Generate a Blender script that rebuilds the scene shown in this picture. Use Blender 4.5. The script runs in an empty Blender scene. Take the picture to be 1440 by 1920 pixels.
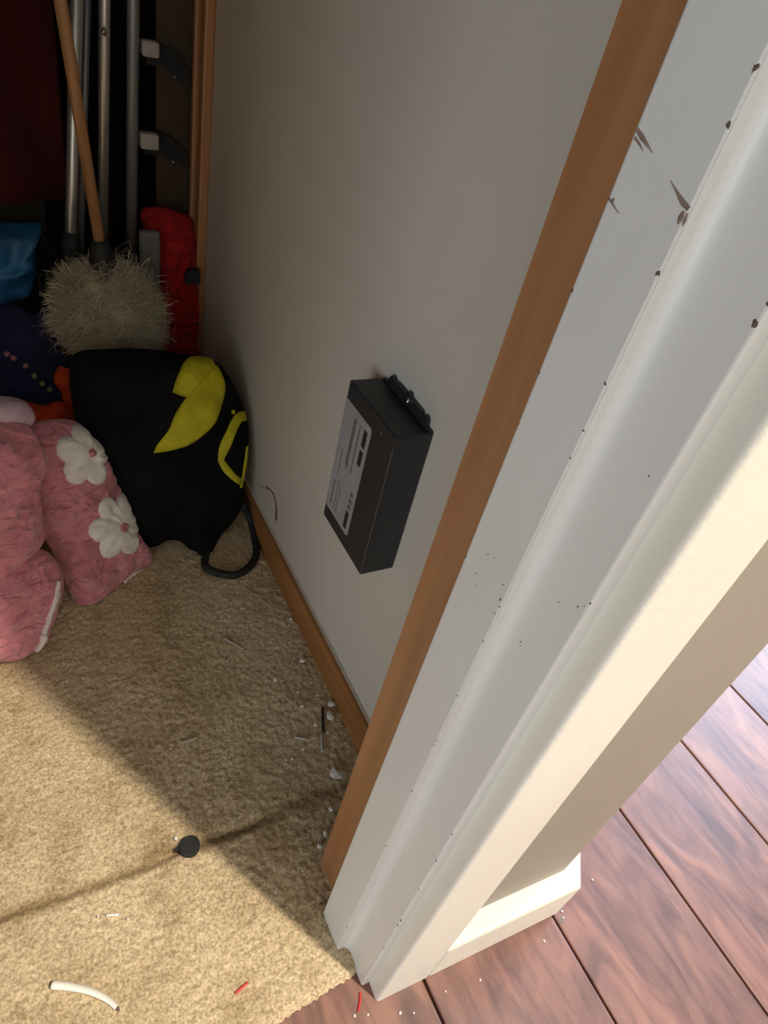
import bpy, bmesh, math, random
import numpy as np
from mathutils import Vector, Matrix, noise

S = bpy.context.scene
COL = S.collection
random.seed(4)
RNG = np.random.default_rng(7)

# ------------------------------------------------------------------ camera
cam_data = bpy.data.cameras.new('camera')
cam_data.sensor_fit = 'VERTICAL'
cam_data.sensor_height = 36.0
cam_data.lens = 1259.135 / 1920 * 36.0
cam_data.clip_start = 0.01
cam = bpy.data.objects.new('camera', cam_data)
COL.objects.link(cam)
_r = Vector((0.87236, -0.4425, 0.2078))
_d = Vector((-0.14689, -0.64269, -0.75191))
_f = Vector((0.46628, 0.62541, -0.62566))
cam.matrix_world = Matrix(((_r.x, -_d.x, -_f.x, 0.0), (_r.y, -_d.y, -_f.y, 0.0),
                           (_r.z, -_d.z, -_f.z, 0.7), (0, 0, 0, 1)))
S.camera = cam

# ------------------------------------------------------------------ world, lamps, exposure
world = bpy.data.worlds.new('world')
S.world = world
world.use_nodes = True
world.node_tree.nodes['Background'].inputs[0].default_value = (0.62, 0.72, 0.9, 1)
world.node_tree.nodes['Background'].inputs[1].default_value = 0.3

def lamp(name, kind, loc, energy, color, **kw):
    l = bpy.data.lights.new(name, kind)
    l.energy = energy
    l.color = color
    for k, v in kw.items():
        setattr(l, k, v)
    o = bpy.data.objects.new(name, l)
    o.location = loc
    COL.objects.link(o)
    return o

LAMP = (0.65, -0.70, 2.385)
lamp('guessed_downlight', 'SPOT', LAMP, 255, (1.0, 0.89, 0.74), shadow_soft_size=0.035, spot_size=math.radians(150), spot_blend=0.6)  # lamp read off the shadows; recessed spot guessed to keep the ceiling dim
# cool fill and floor haze, added as daylight from two guessed hall openings
w = lamp('added_daylight_left', 'AREA', (-1.96, -1.15, 0.6), 23, (0.70, 0.86, 1.0), shape='RECTANGLE', size=1.0, size_y=1.0)
w.rotation_euler = (math.radians(90), 0, math.radians(-90))
w = lamp('added_daylight_far', 'AREA', (2.52, 0.75, 1.30), 85, (0.62, 0.76, 1.0), shape='RECTANGLE', size=1.0, size_y=1.2)
w.rotation_euler = (math.radians(90), 0, math.radians(90))

S.view_settings.view_transform = 'Standard'
S.view_settings.look = 'None'
S.view_settings.gamma = 1.0
S.view_settings.use_curve_mapping = False
S.view_settings.exposure = 0.0

# ------------------------------------------------------------------ materials
def nt_new(name):
    m = bpy.data.materials.new(name)
    m.use_nodes = True
    return m, m.node_tree, m.node_tree.nodes['Principled BSDF']

def srgb(r, g, b):
    f = lambda c: (c / 255 / 12.92) if c / 255 <= 0.04045 else ((c / 255 + 0.055) / 1.055) ** 2.4
    return (f(r), f(g), f(b), 1.0)

def mat(name, col, rough=0.6, col2=None, scale=(30, 30, 30), detail=4, bump=0.0, bscale=None, metallic=0.0,
        spec=0.5, lo=0.35, hi=0.65, bdist=0.002, sheen=0.0, bmap=None):
    m, t, b = nt_new(name)
    b.inputs['Roughness'].default_value = rough
    b.inputs['Metallic'].default_value = metallic
    b.inputs['Specular IOR Level'].default_value = spec
    b.inputs['Sheen Weight'].default_value = sheen
    tc = t.nodes.new('ShaderNodeTexCoord')
    mp = t.nodes.new('ShaderNodeMapping')
    mp.inputs['Scale'].default_value = scale
    t.links.new(tc.outputs['Object'], mp.inputs[0])
    n = t.nodes.new('ShaderNodeTexNoise')
    n.inputs['Scale'].default_value = 1.0
    n.inputs['Detail'].default_value = detail
    t.links.new(mp.outputs[0], n.inputs['Vector'])
    r = t.nodes.new('ShaderNodeValToRGB')
    r.color_ramp.elements[0].position = lo
    r.color_ramp.elements[1].position = hi
    c2 = col2 or tuple(c * 0.86 for c in col[:3]) + (1,)
    r.color_ramp.elements[0].color = c2
    r.color_ramp.elements[1].color = col
    t.links.new(n.outputs['Fac'], r.inputs[0])
    t.links.new(r.outputs[0], b.inputs['Base Color'])
    if bump:
        n2 = t.nodes.new('ShaderNodeTexNoise')
        n2.inputs['Scale'].default_value = bscale or 200
        n2.inputs['Detail'].default_value = 3
        if bmap:
            mp2 = t.nodes.new('ShaderNodeMapping'); mp2.inputs['Scale'].default_value = bmap
            t.links.new(tc.outputs['Object'], mp2.inputs[0]); t.links.new(mp2.outputs[0], n2.inputs['Vector'])
            n2.inputs['Distortion'].default_value = 0.6
        else:
            t.links.new(tc.outputs['Object'], n2.inputs['Vector'])
        bp = t.nodes.new('ShaderNodeBump')
        bp.inputs['Strength'].default_value = bump
        bp.inputs['Distance'].default_value = bdist
        t.links.new(n2.outputs['Fac'], bp.inputs['Height'])
        t.links.new(bp.outputs[0], b.inputs['Normal'])
    return m

M = {}
M['wall'] = mat('closet_wall_paint', srgb(205, 195, 180), 0.75, srgb(198, 187, 171), (3, 3, 3), bump=0.06, bscale=260)
M['hallwall'] = mat('hall_wall_paint', srgb(162, 153, 140), 0.7, srgb(155, 146, 133), (4, 4, 4), bump=0.15, bscale=180)
M['roomwhite'] = mat('room_white_paint', srgb(196, 190, 178), 0.85, None, (2, 2, 2))
M['trimwhite'] = mat('white_gloss_trim', srgb(226, 225, 220), 0.38, srgb(219, 217, 210), (9, 9, 5), bump=0.05, bscale=140)
M['casing'] = mat('white_casing_paint', srgb(238, 234, 222), 0.45, srgb(232, 227, 213), (8, 8, 5), bump=0.12, bscale=260)
M['oak'] = mat('stained_oak', srgb(176, 126, 84), 0.42, srgb(156, 107, 68), (60, 60, 3.5), detail=6, bump=0.05, bscale=90)
M['oakbase'] = mat('stained_oak_base', srgb(166, 112, 62), 0.5, srgb(140, 90, 46), (60, 4, 60), detail=6)
M['darkpanel'] = mat('dark_brown_panel', srgb(74, 54, 32), 0.6, srgb(54, 38, 21), (20, 20, 3), detail=5)
M['darkwall'] = mat('dark_back_wall', srgb(52, 46, 40), 0.9, None, (4, 4, 4))
M['chip'] = mat('bare_wood_chip', srgb(112, 92, 80), 0.8, srgb(78, 62, 54), (300, 300, 300))
M['scuff'] = mat('scuff_mark', srgb(150, 130, 116), 0.8, srgb(126, 106, 92), (300, 300, 80))
M['stain'] = mat('brown_drip', srgb(128, 106, 76), 0.6, srgb(110, 88, 60), (120, 120, 120))
M['greysmudge'] = mat('grey_smudge', srgb(140, 132, 118), 0.8, srgb(120, 114, 102), (300, 300, 300))
M['black'] = mat('black_plastic', srgb(40, 42, 43), 0.42, srgb(36, 38, 39), (50, 50, 50), bump=0.05, bscale=800, bdist=0.0004)
M['blackedge'] = mat('pale_black_edge', srgb(78, 77, 70), 0.5)
M['dust'] = mat('grey_floor_dust', srgb(122, 112, 108), 0.7, srgb(110, 96, 92), (200, 200, 200))
M['brackettip'] = mat('off_white_bracket_tip', srgb(168, 162, 155), 0.5)
M['label'] = mat('silver_label', srgb(150, 149, 146), 0.5, srgb(141, 140, 138), (40, 40, 40))
M['ink'] = mat('label_ink', srgb(96, 95, 92), 0.6)
M['inkblack'] = mat('label_ink_black', srgb(38, 35, 33), 0.6)
M['steel'] = mat('screw_steel', srgb(200, 203, 208), 0.25, None, (300, 300, 300), metallic=1.0)
M['alu'] = mat('brushed_aluminium', srgb(226, 226, 222), 0.34, srgb(210, 210, 206), (60, 60, 3), metallic=0.9)
M['alugrey'] = mat('grey_anodised_tube', srgb(150, 151, 154), 0.45, srgb(138, 139, 142), (60, 60, 3), metallic=0.6)
M['rubber'] = mat('black_rubber', srgb(26, 27, 28), 0.7, None, (40, 40, 40))
M['dowel'] = mat('wooden_dowel', srgb(176, 132, 88), 0.6, srgb(150, 108, 68), (80, 80, 5), detail=5)
M['wool'] = mat('cream_wool', srgb(196, 184, 156), 0.95, srgb(172, 160, 134), (30, 30, 30), sheen=0.3)
M['redplush'] = mat('red_plush', srgb(176, 22, 26), 0.95, srgb(140, 12, 16), (60, 60, 60), bump=0.8, bscale=160, sheen=0.0)
M['grey'] = mat('grey_plastic', srgb(104, 104, 102), 0.7)
M['maroon'] = mat('maroon_cloth', srgb(88, 22, 26), 0.95, srgb(64, 15, 18), (20, 20, 6), bump=0.3, bscale=500)
M['navy'] = mat('navy_cloth', srgb(16, 20, 66), 0.9, srgb(10, 12, 44), (25, 25, 25), bump=0.3, bscale=400)
M['bluebag'] = mat('blue_crinkled_film', srgb(30, 98, 142), 0.55, srgb(20, 74, 112), (18, 18, 18))
M['orange'] = mat('orange_knit', srgb(206, 72, 18), 0.9, srgb(168, 52, 10), (60, 60, 60), bump=0.6, bscale=300)
M['blackcloth'] = mat('black_bag_cloth', srgb(24, 24, 25), 0.85, srgb(17, 17, 18), (22, 22, 22), bump=0.35, bscale=420, spec=0.08)
M['darkcloth'] = mat('near_black_cloth', srgb(15, 15, 18), 0.9, None, (20, 20, 20), spec=0.1)
M['yellow'] = mat('yellow_trim_cloth', srgb(206, 197, 30), 0.75, srgb(180, 170, 20), (50, 50, 50), bump=0.3, bscale=300)
M['pink'] = mat('pink_fleece', srgb(214, 140, 150), 0.95, srgb(196, 118, 130), (45, 45, 45), bump=1.0, bscale=1.0, bdist=0.013, bmap=(40, 40, 110), sheen=0.25)
M['pinkpale'] = mat('pale_lilac_fleece', srgb(198, 172, 184), 0.95, srgb(184, 154, 168), (45, 45, 45), bump=0.4, bscale=330)
M['daisy'] = mat('white_fleece', srgb(235, 232, 224), 0.95, srgb(222, 218, 208), (60, 60, 60), bump=0.5, bscale=420, sheen=0.3)
M['zipper'] = mat('white_zip_tape', srgb(232, 222, 218), 0.6, srgb(205, 194, 190), (700, 700, 700))
M['crumb'] = mat('plaster_crumb', srgb(236, 230, 216), 0.9)
M['whitewire'] = mat('white_wire_sleeve', srgb(240, 236, 224), 0.4)
M['redwire'] = mat('red_wire_sleeve', srgb(226, 60, 66), 0.4)
M['greywire'] = mat('pale_grey_strip', srgb(196, 188, 176), 0.6)
M['blackwire'] = mat('black_wire_sleeve', srgb(40, 40, 38), 0.4)
M['beadmix'] = mat('bead_plastic', srgb(150, 96, 110), 0.4, srgb(96, 120, 80), (18, 18, 18), lo=0.48, hi=0.52)
M['glass'] = mat('window_backing', srgb(235, 240, 245), 0.3)

def carpet_material():
    m, t, b = nt_new('beige_carpet')
    b.inputs['Roughness'].default_value = 0.95
    b.inputs['Specular IOR Level'].default_value = 0.15
    tc = t.nodes.new('ShaderNodeTexCoord')
    def ns(scale, detail, rough=0.55):
        n = t.nodes.new('ShaderNodeTexNoise')
        n.inputs['Scale'].default_value = scale
        n.inputs['Detail'].default_value = detail
        n.inputs['Roughness'].default_value = rough
        t.links.new(tc.outputs['Object'], n.inputs['Vector'])
        return n
    big, mid, fine = ns(6, 4), ns(26, 4), ns(420, 2)
    def ramp(src, a, ca, bb, cb):
        r = t.nodes.new('ShaderNodeValToRGB')
        r.color_ramp.elements[0].position = a; r.color_ramp.elements[0].color = ca
        r.color_ramp.elements[1].position = bb; r.color_ramp.elements[1].color = cb
        t.links.new(src, r.inputs[0])
        return r
    def mixm(a, c, fac=1.0):
        x = t.nodes.new('ShaderNodeMix'); x.data_type = 'RGBA'; x.blend_type = 'MULTIPLY'
        x.inputs['Factor'].default_value = fac
        t.links.new(a, x.inputs['A']); t.links.new(c, x.inputs['B'])
        return x.outputs['Result']
    base = ramp(fine.outputs['Fac'], 0.3, srgb(168, 147, 114), 0.7, srgb(234, 213, 177))
    c = mixm(base.outputs[0], ramp(big.outputs['Fac'], 0.36, (0.80, 0.77, 0.72, 1), 0.6, (1, 1, 1, 1)).outputs[0])
    c = mixm(c, ramp(mid.outputs['Fac'], 0.32, (0.78, 0.75, 0.70, 1), 0.5, (1, 1, 1, 1)).outputs[0])
    # the dirty seam line running across the carpet at y = 0.284 m
    sx = t.nodes.new('ShaderNodeSeparateXYZ'); t.links.new(tc.outputs['Object'], sx.inputs[0])
    w = t.nodes.new('ShaderNodeMath'); w.operation = 'MULTIPLY_ADD'
    w.inputs[1].default_value = 0.03; w.inputs[2].default_value = -0.284 - 0.015
    t.links.new(mid.outputs['Fac'], w.inputs[0])
    s = t.nodes.new('ShaderNodeMath'); s.operation = 'ADD'
    t.links.new(sx.outputs['Y'], s.inputs[0]); t.links.new(w.outputs[0], s.inputs[1])
    a = t.nodes.new('ShaderNodeMath'); a.operation = 'ABSOLUTE'; t.links.new(s.outputs[0], a.inputs[0])
    c = mixm(c, ramp(a.outputs[0], 0.001, (0.52, 0.47, 0.41, 1), 0.011, (1, 1, 1, 1)).outputs[0], 0.9)
    t.links.new(c, b.inputs['Base Color'])
    bp = t.nodes.new('ShaderNodeBump'); bp.inputs['Strength'].default_value = 0.4; bp.inputs['Distance'].default_value = 0.002
    t.links.new(fine.outputs['Fac'], bp.inputs['Height']); t.links.new(bp.outputs[0], b.inputs['Normal'])
    return m

def plank_material():
    m, t, b = nt_new('red_brown_laminate')
    tc = t.nodes.new('ShaderNodeTexCoord')
    oi = t.nodes.new('ShaderNodeObjectInfo')
    off = t.nodes.new('ShaderNodeVectorMath'); off.operation = 'SCALE'
    cmb = t.nodes.new('ShaderNodeCombineXYZ')
    t.links.new(oi.outputs['Random'], cmb.inputs[0]); t.links.new(oi.outputs['Random'], cmb.inputs[1])
    t.links.new(cmb.outputs[0], off.inputs[0]); off.inputs['Scale'].default_value = 37.0
    add = t.nodes.new('ShaderNodeVectorMath'); add.operation = 'ADD'
    t.links.new(tc.outputs['Object'], add.inputs[0]); t.links.new(off.outputs[0], add.inputs[1])
    def ns(sc, detail, dist=0.0):
        mp = t.nodes.new('ShaderNodeMapping'); mp.inputs['Scale'].default_value = sc
        t.links.new(add.outputs[0], mp.inputs[0])
        n = t.nodes.new('ShaderNodeTexNoise'); n.inputs['Scale'].default_value = 1
        n.inputs['Detail'].default_value = detail; n.inputs['Distortion'].default_value = dist
        t.links.new(mp.outputs[0], n.inputs['Vector'])
        return n
    n1, n2, n3 = ns((26, 9, 20), 5, 1.3), ns((10, 3, 9), 3), ns((90, 12, 40), 5, 0.5)
    r = t.nodes.new('ShaderNodeValToRGB')
    el = r.color_ramp.elements
    el[0].position = 0.28; el[0].color = srgb(98, 67, 60)
    el[1].position = 0.74; el[1].color = srgb(160, 114, 92)
    e = el.new(0.45); e.color = srgb(124, 86, 76)
    e = el.new(0.58); e.color = srgb(140, 100, 86)
    t.links.new(n1.outputs['Fac'], r.inputs[0])
    def mul(c, n, a, ca, bb, cb):
        q = t.nodes.new('ShaderNodeValToRGB')
        q.color_ramp.elements[0].position = a; q.color_ramp.elements[0].color = ca
        q.color_ramp.elements[1].position = bb; q.color_ramp.elements[1].color = cb
        t.links.new(n.outputs['Fac'], q.inputs[0])
        x = t.nodes.new('ShaderNodeMix'); x.data_type = 'RGBA'; x.blend_type = 'MULTIPLY'; x.inputs['Factor'].default_value = 1
        t.links.new(c, x.inputs['A']); t.links.new(q.outputs[0], x.inputs['B'])
        return x.outputs['Result']
    c = mul(r.outputs[0], n2, 0.35, (0.72, 0.68, 0.72, 1), 0.62, (1.05, 1, 0.95, 1))
    c = mul(c, n3, 0.34, (0.7, 0.66, 0.66, 1), 0.5, (1, 1, 1, 1))
    t.links.new(c, b.inputs['Base Color'])
    b.inputs['Roughness'].default_value = 0.45
    b.inputs['Specular IOR Level'].default_value = 0.7
    bp = t.nodes.new('ShaderNodeBump'); bp.inputs['Strength'].default_value = 0.35; bp.inputs['Distance'].default_value = 0.0015
    t.links.new(n1.outputs['Fac'], bp.inputs['Height']); t.links.new(bp.outputs[0], b.inputs['Normal'])
    return m

M['carpet'] = carpet_material()
M['plank'] = plank_material()

# ------------------------------------------------------------------ helpers
def link(name, me, m, parent=None, smooth=False):
    me.materials.append(m)
    if smooth:
        for p in me.polygons:
            p.use_smooth = True
    o = bpy.data.objects.new(name, me)
    COL.objects.link(o)
    if parent is not None:
        o.parent = parent
        o.matrix_parent_inverse = parent.matrix_world.inverted()
    return o

def from_bm(name, bm, m, parent=None, smooth=False):
    bmesh.ops.recalc_face_normals(bm, faces=bm.faces)
    me = bpy.data.meshes.new(name)
    bm.to_mesh(me); bm.free()
    return link(name, me, m, parent, smooth)

def tag(o, label, cat, group=None, kind=None):
    o['label'] = label
    o['category'] = cat
    if group: o['group'] = group
    if kind: o['kind'] = kind
    return o

def struct(o, label=None):
    o['kind'] = 'structure'
    if label: o['label'] = label
    return o

def empty(name, loc):
    o = bpy.data.objects.new(name, None)
    o.empty_display_size = 0.02
    o.location = loc
    o.matrix_world = Matrix.Translation(loc)
    COL.objects.link(o)
    return o

def bevel(bm, w, seg=2, sel=None):
    es = [e for e in bm.edges if (sel is None or sel(e))]
    bmesh.ops.bevel(bm, geom=es, offset=w, segments=seg, affect='EDGES', profile=0.5, clamp_overlap=True)

def bm_box(x0, y0, z0, x1, y1, z1, bm=None):
    bm = bm or bmesh.new()
    v = [bm.verts.new(p) for p in ((x0, y0, z0), (x1, y0, z0), (x1, y1, z0), (x0, y1, z0),
                                   (x0, y0, z1), (x1, y0, z1), (x1, y1, z1), (x0, y1, z1))]
    for f in ((0, 3, 2, 1), (4, 5, 6, 7), (0, 1, 5, 4), (1, 2, 6, 5), (2, 3, 7, 6), (3, 0, 4, 7)):
        bm.faces.new([v[i] for i in f])
    return bm

def bm_prism(poly, z0, z1, bm=None):
    """vertical prism over a plan polygon"""
    bm = bm or bmesh.new()
    a = [bm.verts.new((x, y, z0)) for x, y in poly]
    b = [bm.verts.new((x, y, z1)) for x, y in poly]
    n = len(poly)
    bm.faces.new(a[::-1]); bm.faces.new(b)
    for i in range(n):
        bm.faces.new((a[i], a[(i + 1) % n], b[(i + 1) % n], b[i]))
    return bm

def vertical(e):
    d = e.verts[0].co - e.verts[1].co
    return abs(d.z) > 0.9 * d.length

def bm_tube(path, radii, seg=12, bm=None, caps=True):
    bm = bm or bmesh.new()
    P = [Vector(p) for p in path]
    if not hasattr(radii, '__len__'):
        radii = [radii] * len(P)
    rings = []
    up = Vector((0, 0, 1))
    prev = None
    for i, p in enumerate(P):
        tdir = (P[min(i + 1, len(P) - 1)] - P[max(i - 1, 0)]).normalized()
        if prev is None:
            a = tdir.orthogonal().normalized()
        else:
            a = (prev - tdir * prev.dot(tdir)).normalized()
        prev = a
        b = tdir.cross(a)
        rings.append([bm.verts.new(p + (a * math.cos(2 * math.pi * k / seg) + b * math.sin(2 * math.pi * k / seg)) * radii[i]) for k in range(seg)])
    for r0, r1 in zip(rings, rings[1:]):
        for k in range(seg):
            bm.faces.new((r0[k], r0[(k + 1) % seg], r1[(k + 1) % seg], r1[k]))
    if caps:
        bm.faces.new(rings[0][::-1]); bm.faces.new(rings[-1])
    return bm

def spline(pts, n):
    """Catmull-Rom through open points"""
    P = [np.array(p, float) for p in pts]
    P = [2 * P[0] - P[1]] + P + [2 * P[-1] - P[-2]]
    out = []
    for i in range(1, len(P) - 2):
        for k in range(n):
            t = k / n
            out.append(0.5 * (2 * P[i] + (P[i + 1] - P[i - 1]) * t + (2 * P[i - 1] - 5 * P[i] + 4 * P[i + 1] - P[i + 2]) * t * t
                              + (3 * P[i] - P[i - 1] - 3 * P[i + 1] + P[i + 2]) * t ** 3))
    out.append(P[-2])
    return out

class Soft:
    """a stuffed cloth body: outline in a plane (metres), swollen to both sides, with folds"""
    def __init__(self, plane, outline, front, back, fold=0.0, fscale=14.0, power=2.4, tight=4, seed=0.0, center=None, fine=0.0, finescale=90, lift=0.0):
        self.O, self.U, self.W = (Vector(v) for v in plane)
        self.N = self.U.cross(self.W)
        self.O = self.O + self.N * lift
        pts = [np.array(p) for p in outline]
        n = len(pts)
        dense = []
        for i in range(n):
            p0, p1, p2, p3 = pts[i - 1], pts[i], pts[(i + 1) % n], pts[(i + 2) % n]
            for k in range(tight):
                t = k / tight
                dense.append(0.5 * (2 * p1 + (p2 - p0) * t + (2 * p0 - 5 * p1 + 4 * p2 - p3) * t * t + (3 * p1 - p0 - 3 * p2 + p3) * t ** 3))
        D = np.array(dense)
        self.c = np.array(center) if center is not None else D.mean(0)
        rel = D - self.c
        th = np.arctan2(rel[:, 1], rel[:, 0]); rr = np.hypot(rel[:, 0], rel[:, 1])
        o = np.argsort(th)
        self.th, self.rr = th[o], rr[o]
        self.front, self.back, self.fold, self.fscale, self.power = front, back, fold, fscale, power
        self.seed, self.fine, self.finescale = seed, fine, finescale
    def rho(self, th):
        return float(np.interp(th, self.th, self.rr, period=2 * math.pi))
    def h(self, u, v, back=False):
        du, dv = u - self.c[0], v - self.c[1]
        r = min(1.0, math.hypot(du, dv) / max(1e-6, self.rho(math.atan2(dv, du))))
        s = (1 - r ** self.power) ** 0.5
        if back:
            return -self.back * s
        q = Vector((u * self.fscale, v * self.fscale, self.seed))
        f = self.fold * (1 - abs(noise.noise(q)) * 2.0) * min(1, (1 - r) * 5)
        f += self.fold * 0.6 * noise.noise(q * 2.3 + Vector((3, 1, 7))) * min(1, (1 - r) * 5)
        if self.fine:
            w = Vector((u * self.finescale * 0.45 + 2.0 * noise.noise(q * 1.7), v * self.finescale, self.seed + 3))
            f += self.fine * (0.5 - abs(noise.noise(w))) * min(1, (1 - r) * 8)
        return self.front * s + f
    def P(self, u, v, off=0.0, back=False):
        p = self.O + self.U * u + self.W * v + self.N * (self.h(u, v, back) + off)
        return p
    def build(self, name, m, parent=None, rings=26, seg=72, zmin=0.009, xmax=0.297):
        bm = bmesh.new()
        def put(p):
            p = p.copy(); p.z = max(p.z, zmin); p.x = min(p.x, xmax)
            return bm.verts.new(p)
        sides = []
        for back in (False, True):
            R = []
            nr = rings if not back else max(5, rings // 3)
            for k in range(1, nr + 1 if not back else nr):
                fr = math.sin(k / nr * math.pi / 2)
                ring = []
                for j in range(seg):
                    th = -math.pi + 2 * math.pi * j / seg
                    rho = self.rho(th) * fr
                    u, v = self.c[0] + rho * math.cos(th), self.c[1] + rho * math.sin(th)
                    ring.append(put(self.P(u, v, back=back)))
                R.append(ring)
            cv = put(self.P(self.c[0], self.c[1], back=back))
            sides.append((R, cv))
        (F, fc), (B, bc) = sides
        for R, cv in sides:
            for j in range(seg):
                bm.faces.new((cv, R[0][j], R[0][(j + 1) % seg]))
            for a, b in zip(R, R[1:]):
                for j in range(seg):
                    bm.faces.new((a[j], b[j], b[(j + 1) % seg], a[(j + 1) % seg]))
        for j in range(seg):
            bm.faces.new((F[-1][j], F[-1][(j + 1) % seg], B[-1][(j + 1) % seg], B[-1][j]))
        return from_bm(name, bm, m, parent, True)
    def patch(self, name, m, parent, c, radius, thick=0.004, rings=7, seg=60):
        """a thick applique lying on the front; radius(theta) in metres"""
        bm = bmesh.new()
        cv = bm.verts.new(self.P(c[0], c[1], thick))
        prev = None
        for k in range(1, rings + 2):
            fr = min(k / rings, 1.0)
            off = thick * (1 - fr ** 6) + 0.0008 if k <= rings else -0.003
            ring = []
            for j in range(seg):
                th = 2 * math.pi * j / seg
                r = radius(th) * fr
                ring.append(bm.verts.new(self.P(c[0] + r * math.cos(th), c[1] + r * math.sin(th), off)))
            for j in range(seg):
                if prev is None:
                    bm.faces.new((cv, ring[j], ring[(j + 1) % seg]))
                else:
                    bm.faces.new((prev[j], ring[j], ring[(j + 1) % seg], prev[(j + 1) % seg]))
            prev = ring
        return from_bm(name, bm, m, parent, True)
    def strip(self, name, m, parent, pts, thick=0.004, n=8, puff=0.0):
        """a ribbon sewn on the front: pts = (u, v, half width)"""
        S_ = spline(pts, n)
        bm = bmesh.new()
        rows = []
        prof = ((-1.0, -0.002), (-1.0, 0.6), (-0.6, 1.0), (0.0, 1.0), (0.6, 1.0), (1.0, 0.6), (1.0, -0.002))
        for i, q in enumerate(S_):
            a = S_[max(i - 1, 0)][:2]; b = S_[min(i + 1, len(S_) - 1)][:2]
            d = b - a; d = d / max(1e-9, np.hypot(*d)); nrm = np.array((-d[1], d[0]))
            row = []
            for s, k in prof:
                u, v = q[:2] + nrm * s * max(q[2], 0.0005)
                off = thick * k + puff * max(0, 1 - s * s) if k > 0 else -0.003
                row.append(bm.verts.new(self.P(u, v, off)))
            rows.append(row)
        for a, b in zip(rows, rows[1:]):
            for k in range(len(prof) - 1):
                bm.faces.new((a[k], b[k], b[k + 1], a[k + 1]))
        bm.faces.new(rows[0]); bm.faces.new(rows[-1][::-1])
        return from_bm(name, bm, m, parent, True)

# ------------------------------------------------------------------ the setting: closet and hall shell
CEIL = 2.4
U0 = np.array((0.20738, 0.09569)); UX = np.array((0.99917, -0.04063)); UN = np.array((0.04063, 0.99917))
def front(s, t):
    p = U0 + UX * s + UN * t
    return (float(p[0]), float(p[1]))
RET = math.radians(50)
rd = np.array((math.cos(RET), math.sin(RET)))
wc = np.array(front(0.195, 0.0185))
far = wc + rd * 1.75

# closet side wall carrying the black box
wall_right = struct(from_bm('wall_right', bm_box(0.302, 0.2217, 0, 0.325, 1.14, CEIL), M['wall']),
                    'greige painted closet side wall with a small brown drip near its oak baseboard')
# front wall body: from the jamb to the hall corner and on along the angled return
poly = [(0.2122, 0.118), front(0.05, 0.0185), tuple(wc), tuple(far), (far[0] - 0.2, far[1] + 0.1), (0.3255, 0.40), (0.3255, 0.2216), (0.2122, 0.2216)]
struct(from_bm('wall_front', bm_prism(poly, 0, CEIL), M['hallwall']), 'greige hall wall between the white door casing and the outside corner')
# closet shell
struct(from_bm('wall_back', bm_box(-1.0, 1.12, 0, 0.325, 1.16, CEIL), M['darkwall']), 'dark back wall of the closet')
struct(from_bm('wall_left', bm_box(-1.02, 0.2, 0, -1.0, 1.14, CEIL), M['darkpanel']), 'left closet wall')  # unseen; dark finish picked to cut bounce inside the closet
bm = bm_box(-2.02, 0.1, 0, -0.43, 0.2, CEIL)  # unseen opening edge, drawn in to darken the closet depth
bm_box(-0.43, 0.1, 2.03, 0.2122, 0.2216, CEIL, bm)
struct(from_bm('wall_front', bm, M['hallwall']), 'hall wall left of and above the closet opening')
# hall shell: unseen walls guessed to suit the light
bm = bm_box(-2.04, -1.75, 0, -2.0, 0.2, 0.08)
bm_box(-2.04, -1.75, 1.12, -2.0, 0.2, CEIL, bm); bm_box(-2.04, -1.75, 0.08, -2.0, -1.7, 1.12, bm); bm_box(-2.04, -0.6, 0.08, -2.0, 0.2, 1.12, bm)
struct(from_bm('wall_west', bm, M['roomwhite']))
struct(from_bm('wall_south', bm_box(-2.04, -1.8, 0, 2.6, -1.75, CEIL), M['casing']))  # pale finish picked to bounce fill onto the door lining
bm = bm_box(2.56, -1.75, 0, 2.6, 2.0, 0.7)
bm_box(2.56, -1.75, 1.9, 2.6, 2.0, CEIL, bm); bm_box(2.56, -1.75, 0.7, 2.6, 0.25, 1.9, bm); bm_box(2.56, 1.25, 0.7, 2.6, 2.0, 1.9, bm)
struct(from_bm('wall_east', bm, M['roomwhite']))
struct(from_bm('wall_north', bm_box(float(far[0]) - 0.2, float(far[1]) + 0.1, 0, 2.6, float(far[1]) + 0.15, CEIL), M['roomwhite']))
struct(from_bm('ceiling', bm_box(-2.04, -1.8, CEIL, 2.6, 2.0, CEIL + 0.04), M['roomwhite']))
for nm, x, y0, y1, z0, z1 in (('added_window_1', -2.05, -1.7, -0.6, 0.08, 1.12), ('added_window_2', 2.57, 0.25, 1.25, 0.7, 1.9)):  # unseen frames, guessed to go with the added daylight fill
    bm = bmesh.new()
    bm_box(x, y0, z0, x + 0.03, y0 + 0.05, z1, bm); bm_box(x, y1 - 0.05, z0, x + 0.03, y1, z1, bm)
    bm_box(x, y0, z0, x + 0.03, y1, z0 + 0.05, bm); bm_box(x, y0, z1 - 0.05, x + 0.03, y1, z1, bm)
    bm_box(x, (y0 + y1) / 2 - 0.02, z0, x + 0.03, (y0 + y1) / 2 + 0.02, z1, bm)
    wobj = struct(from_bm(nm, bm, M['casing']))

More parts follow.
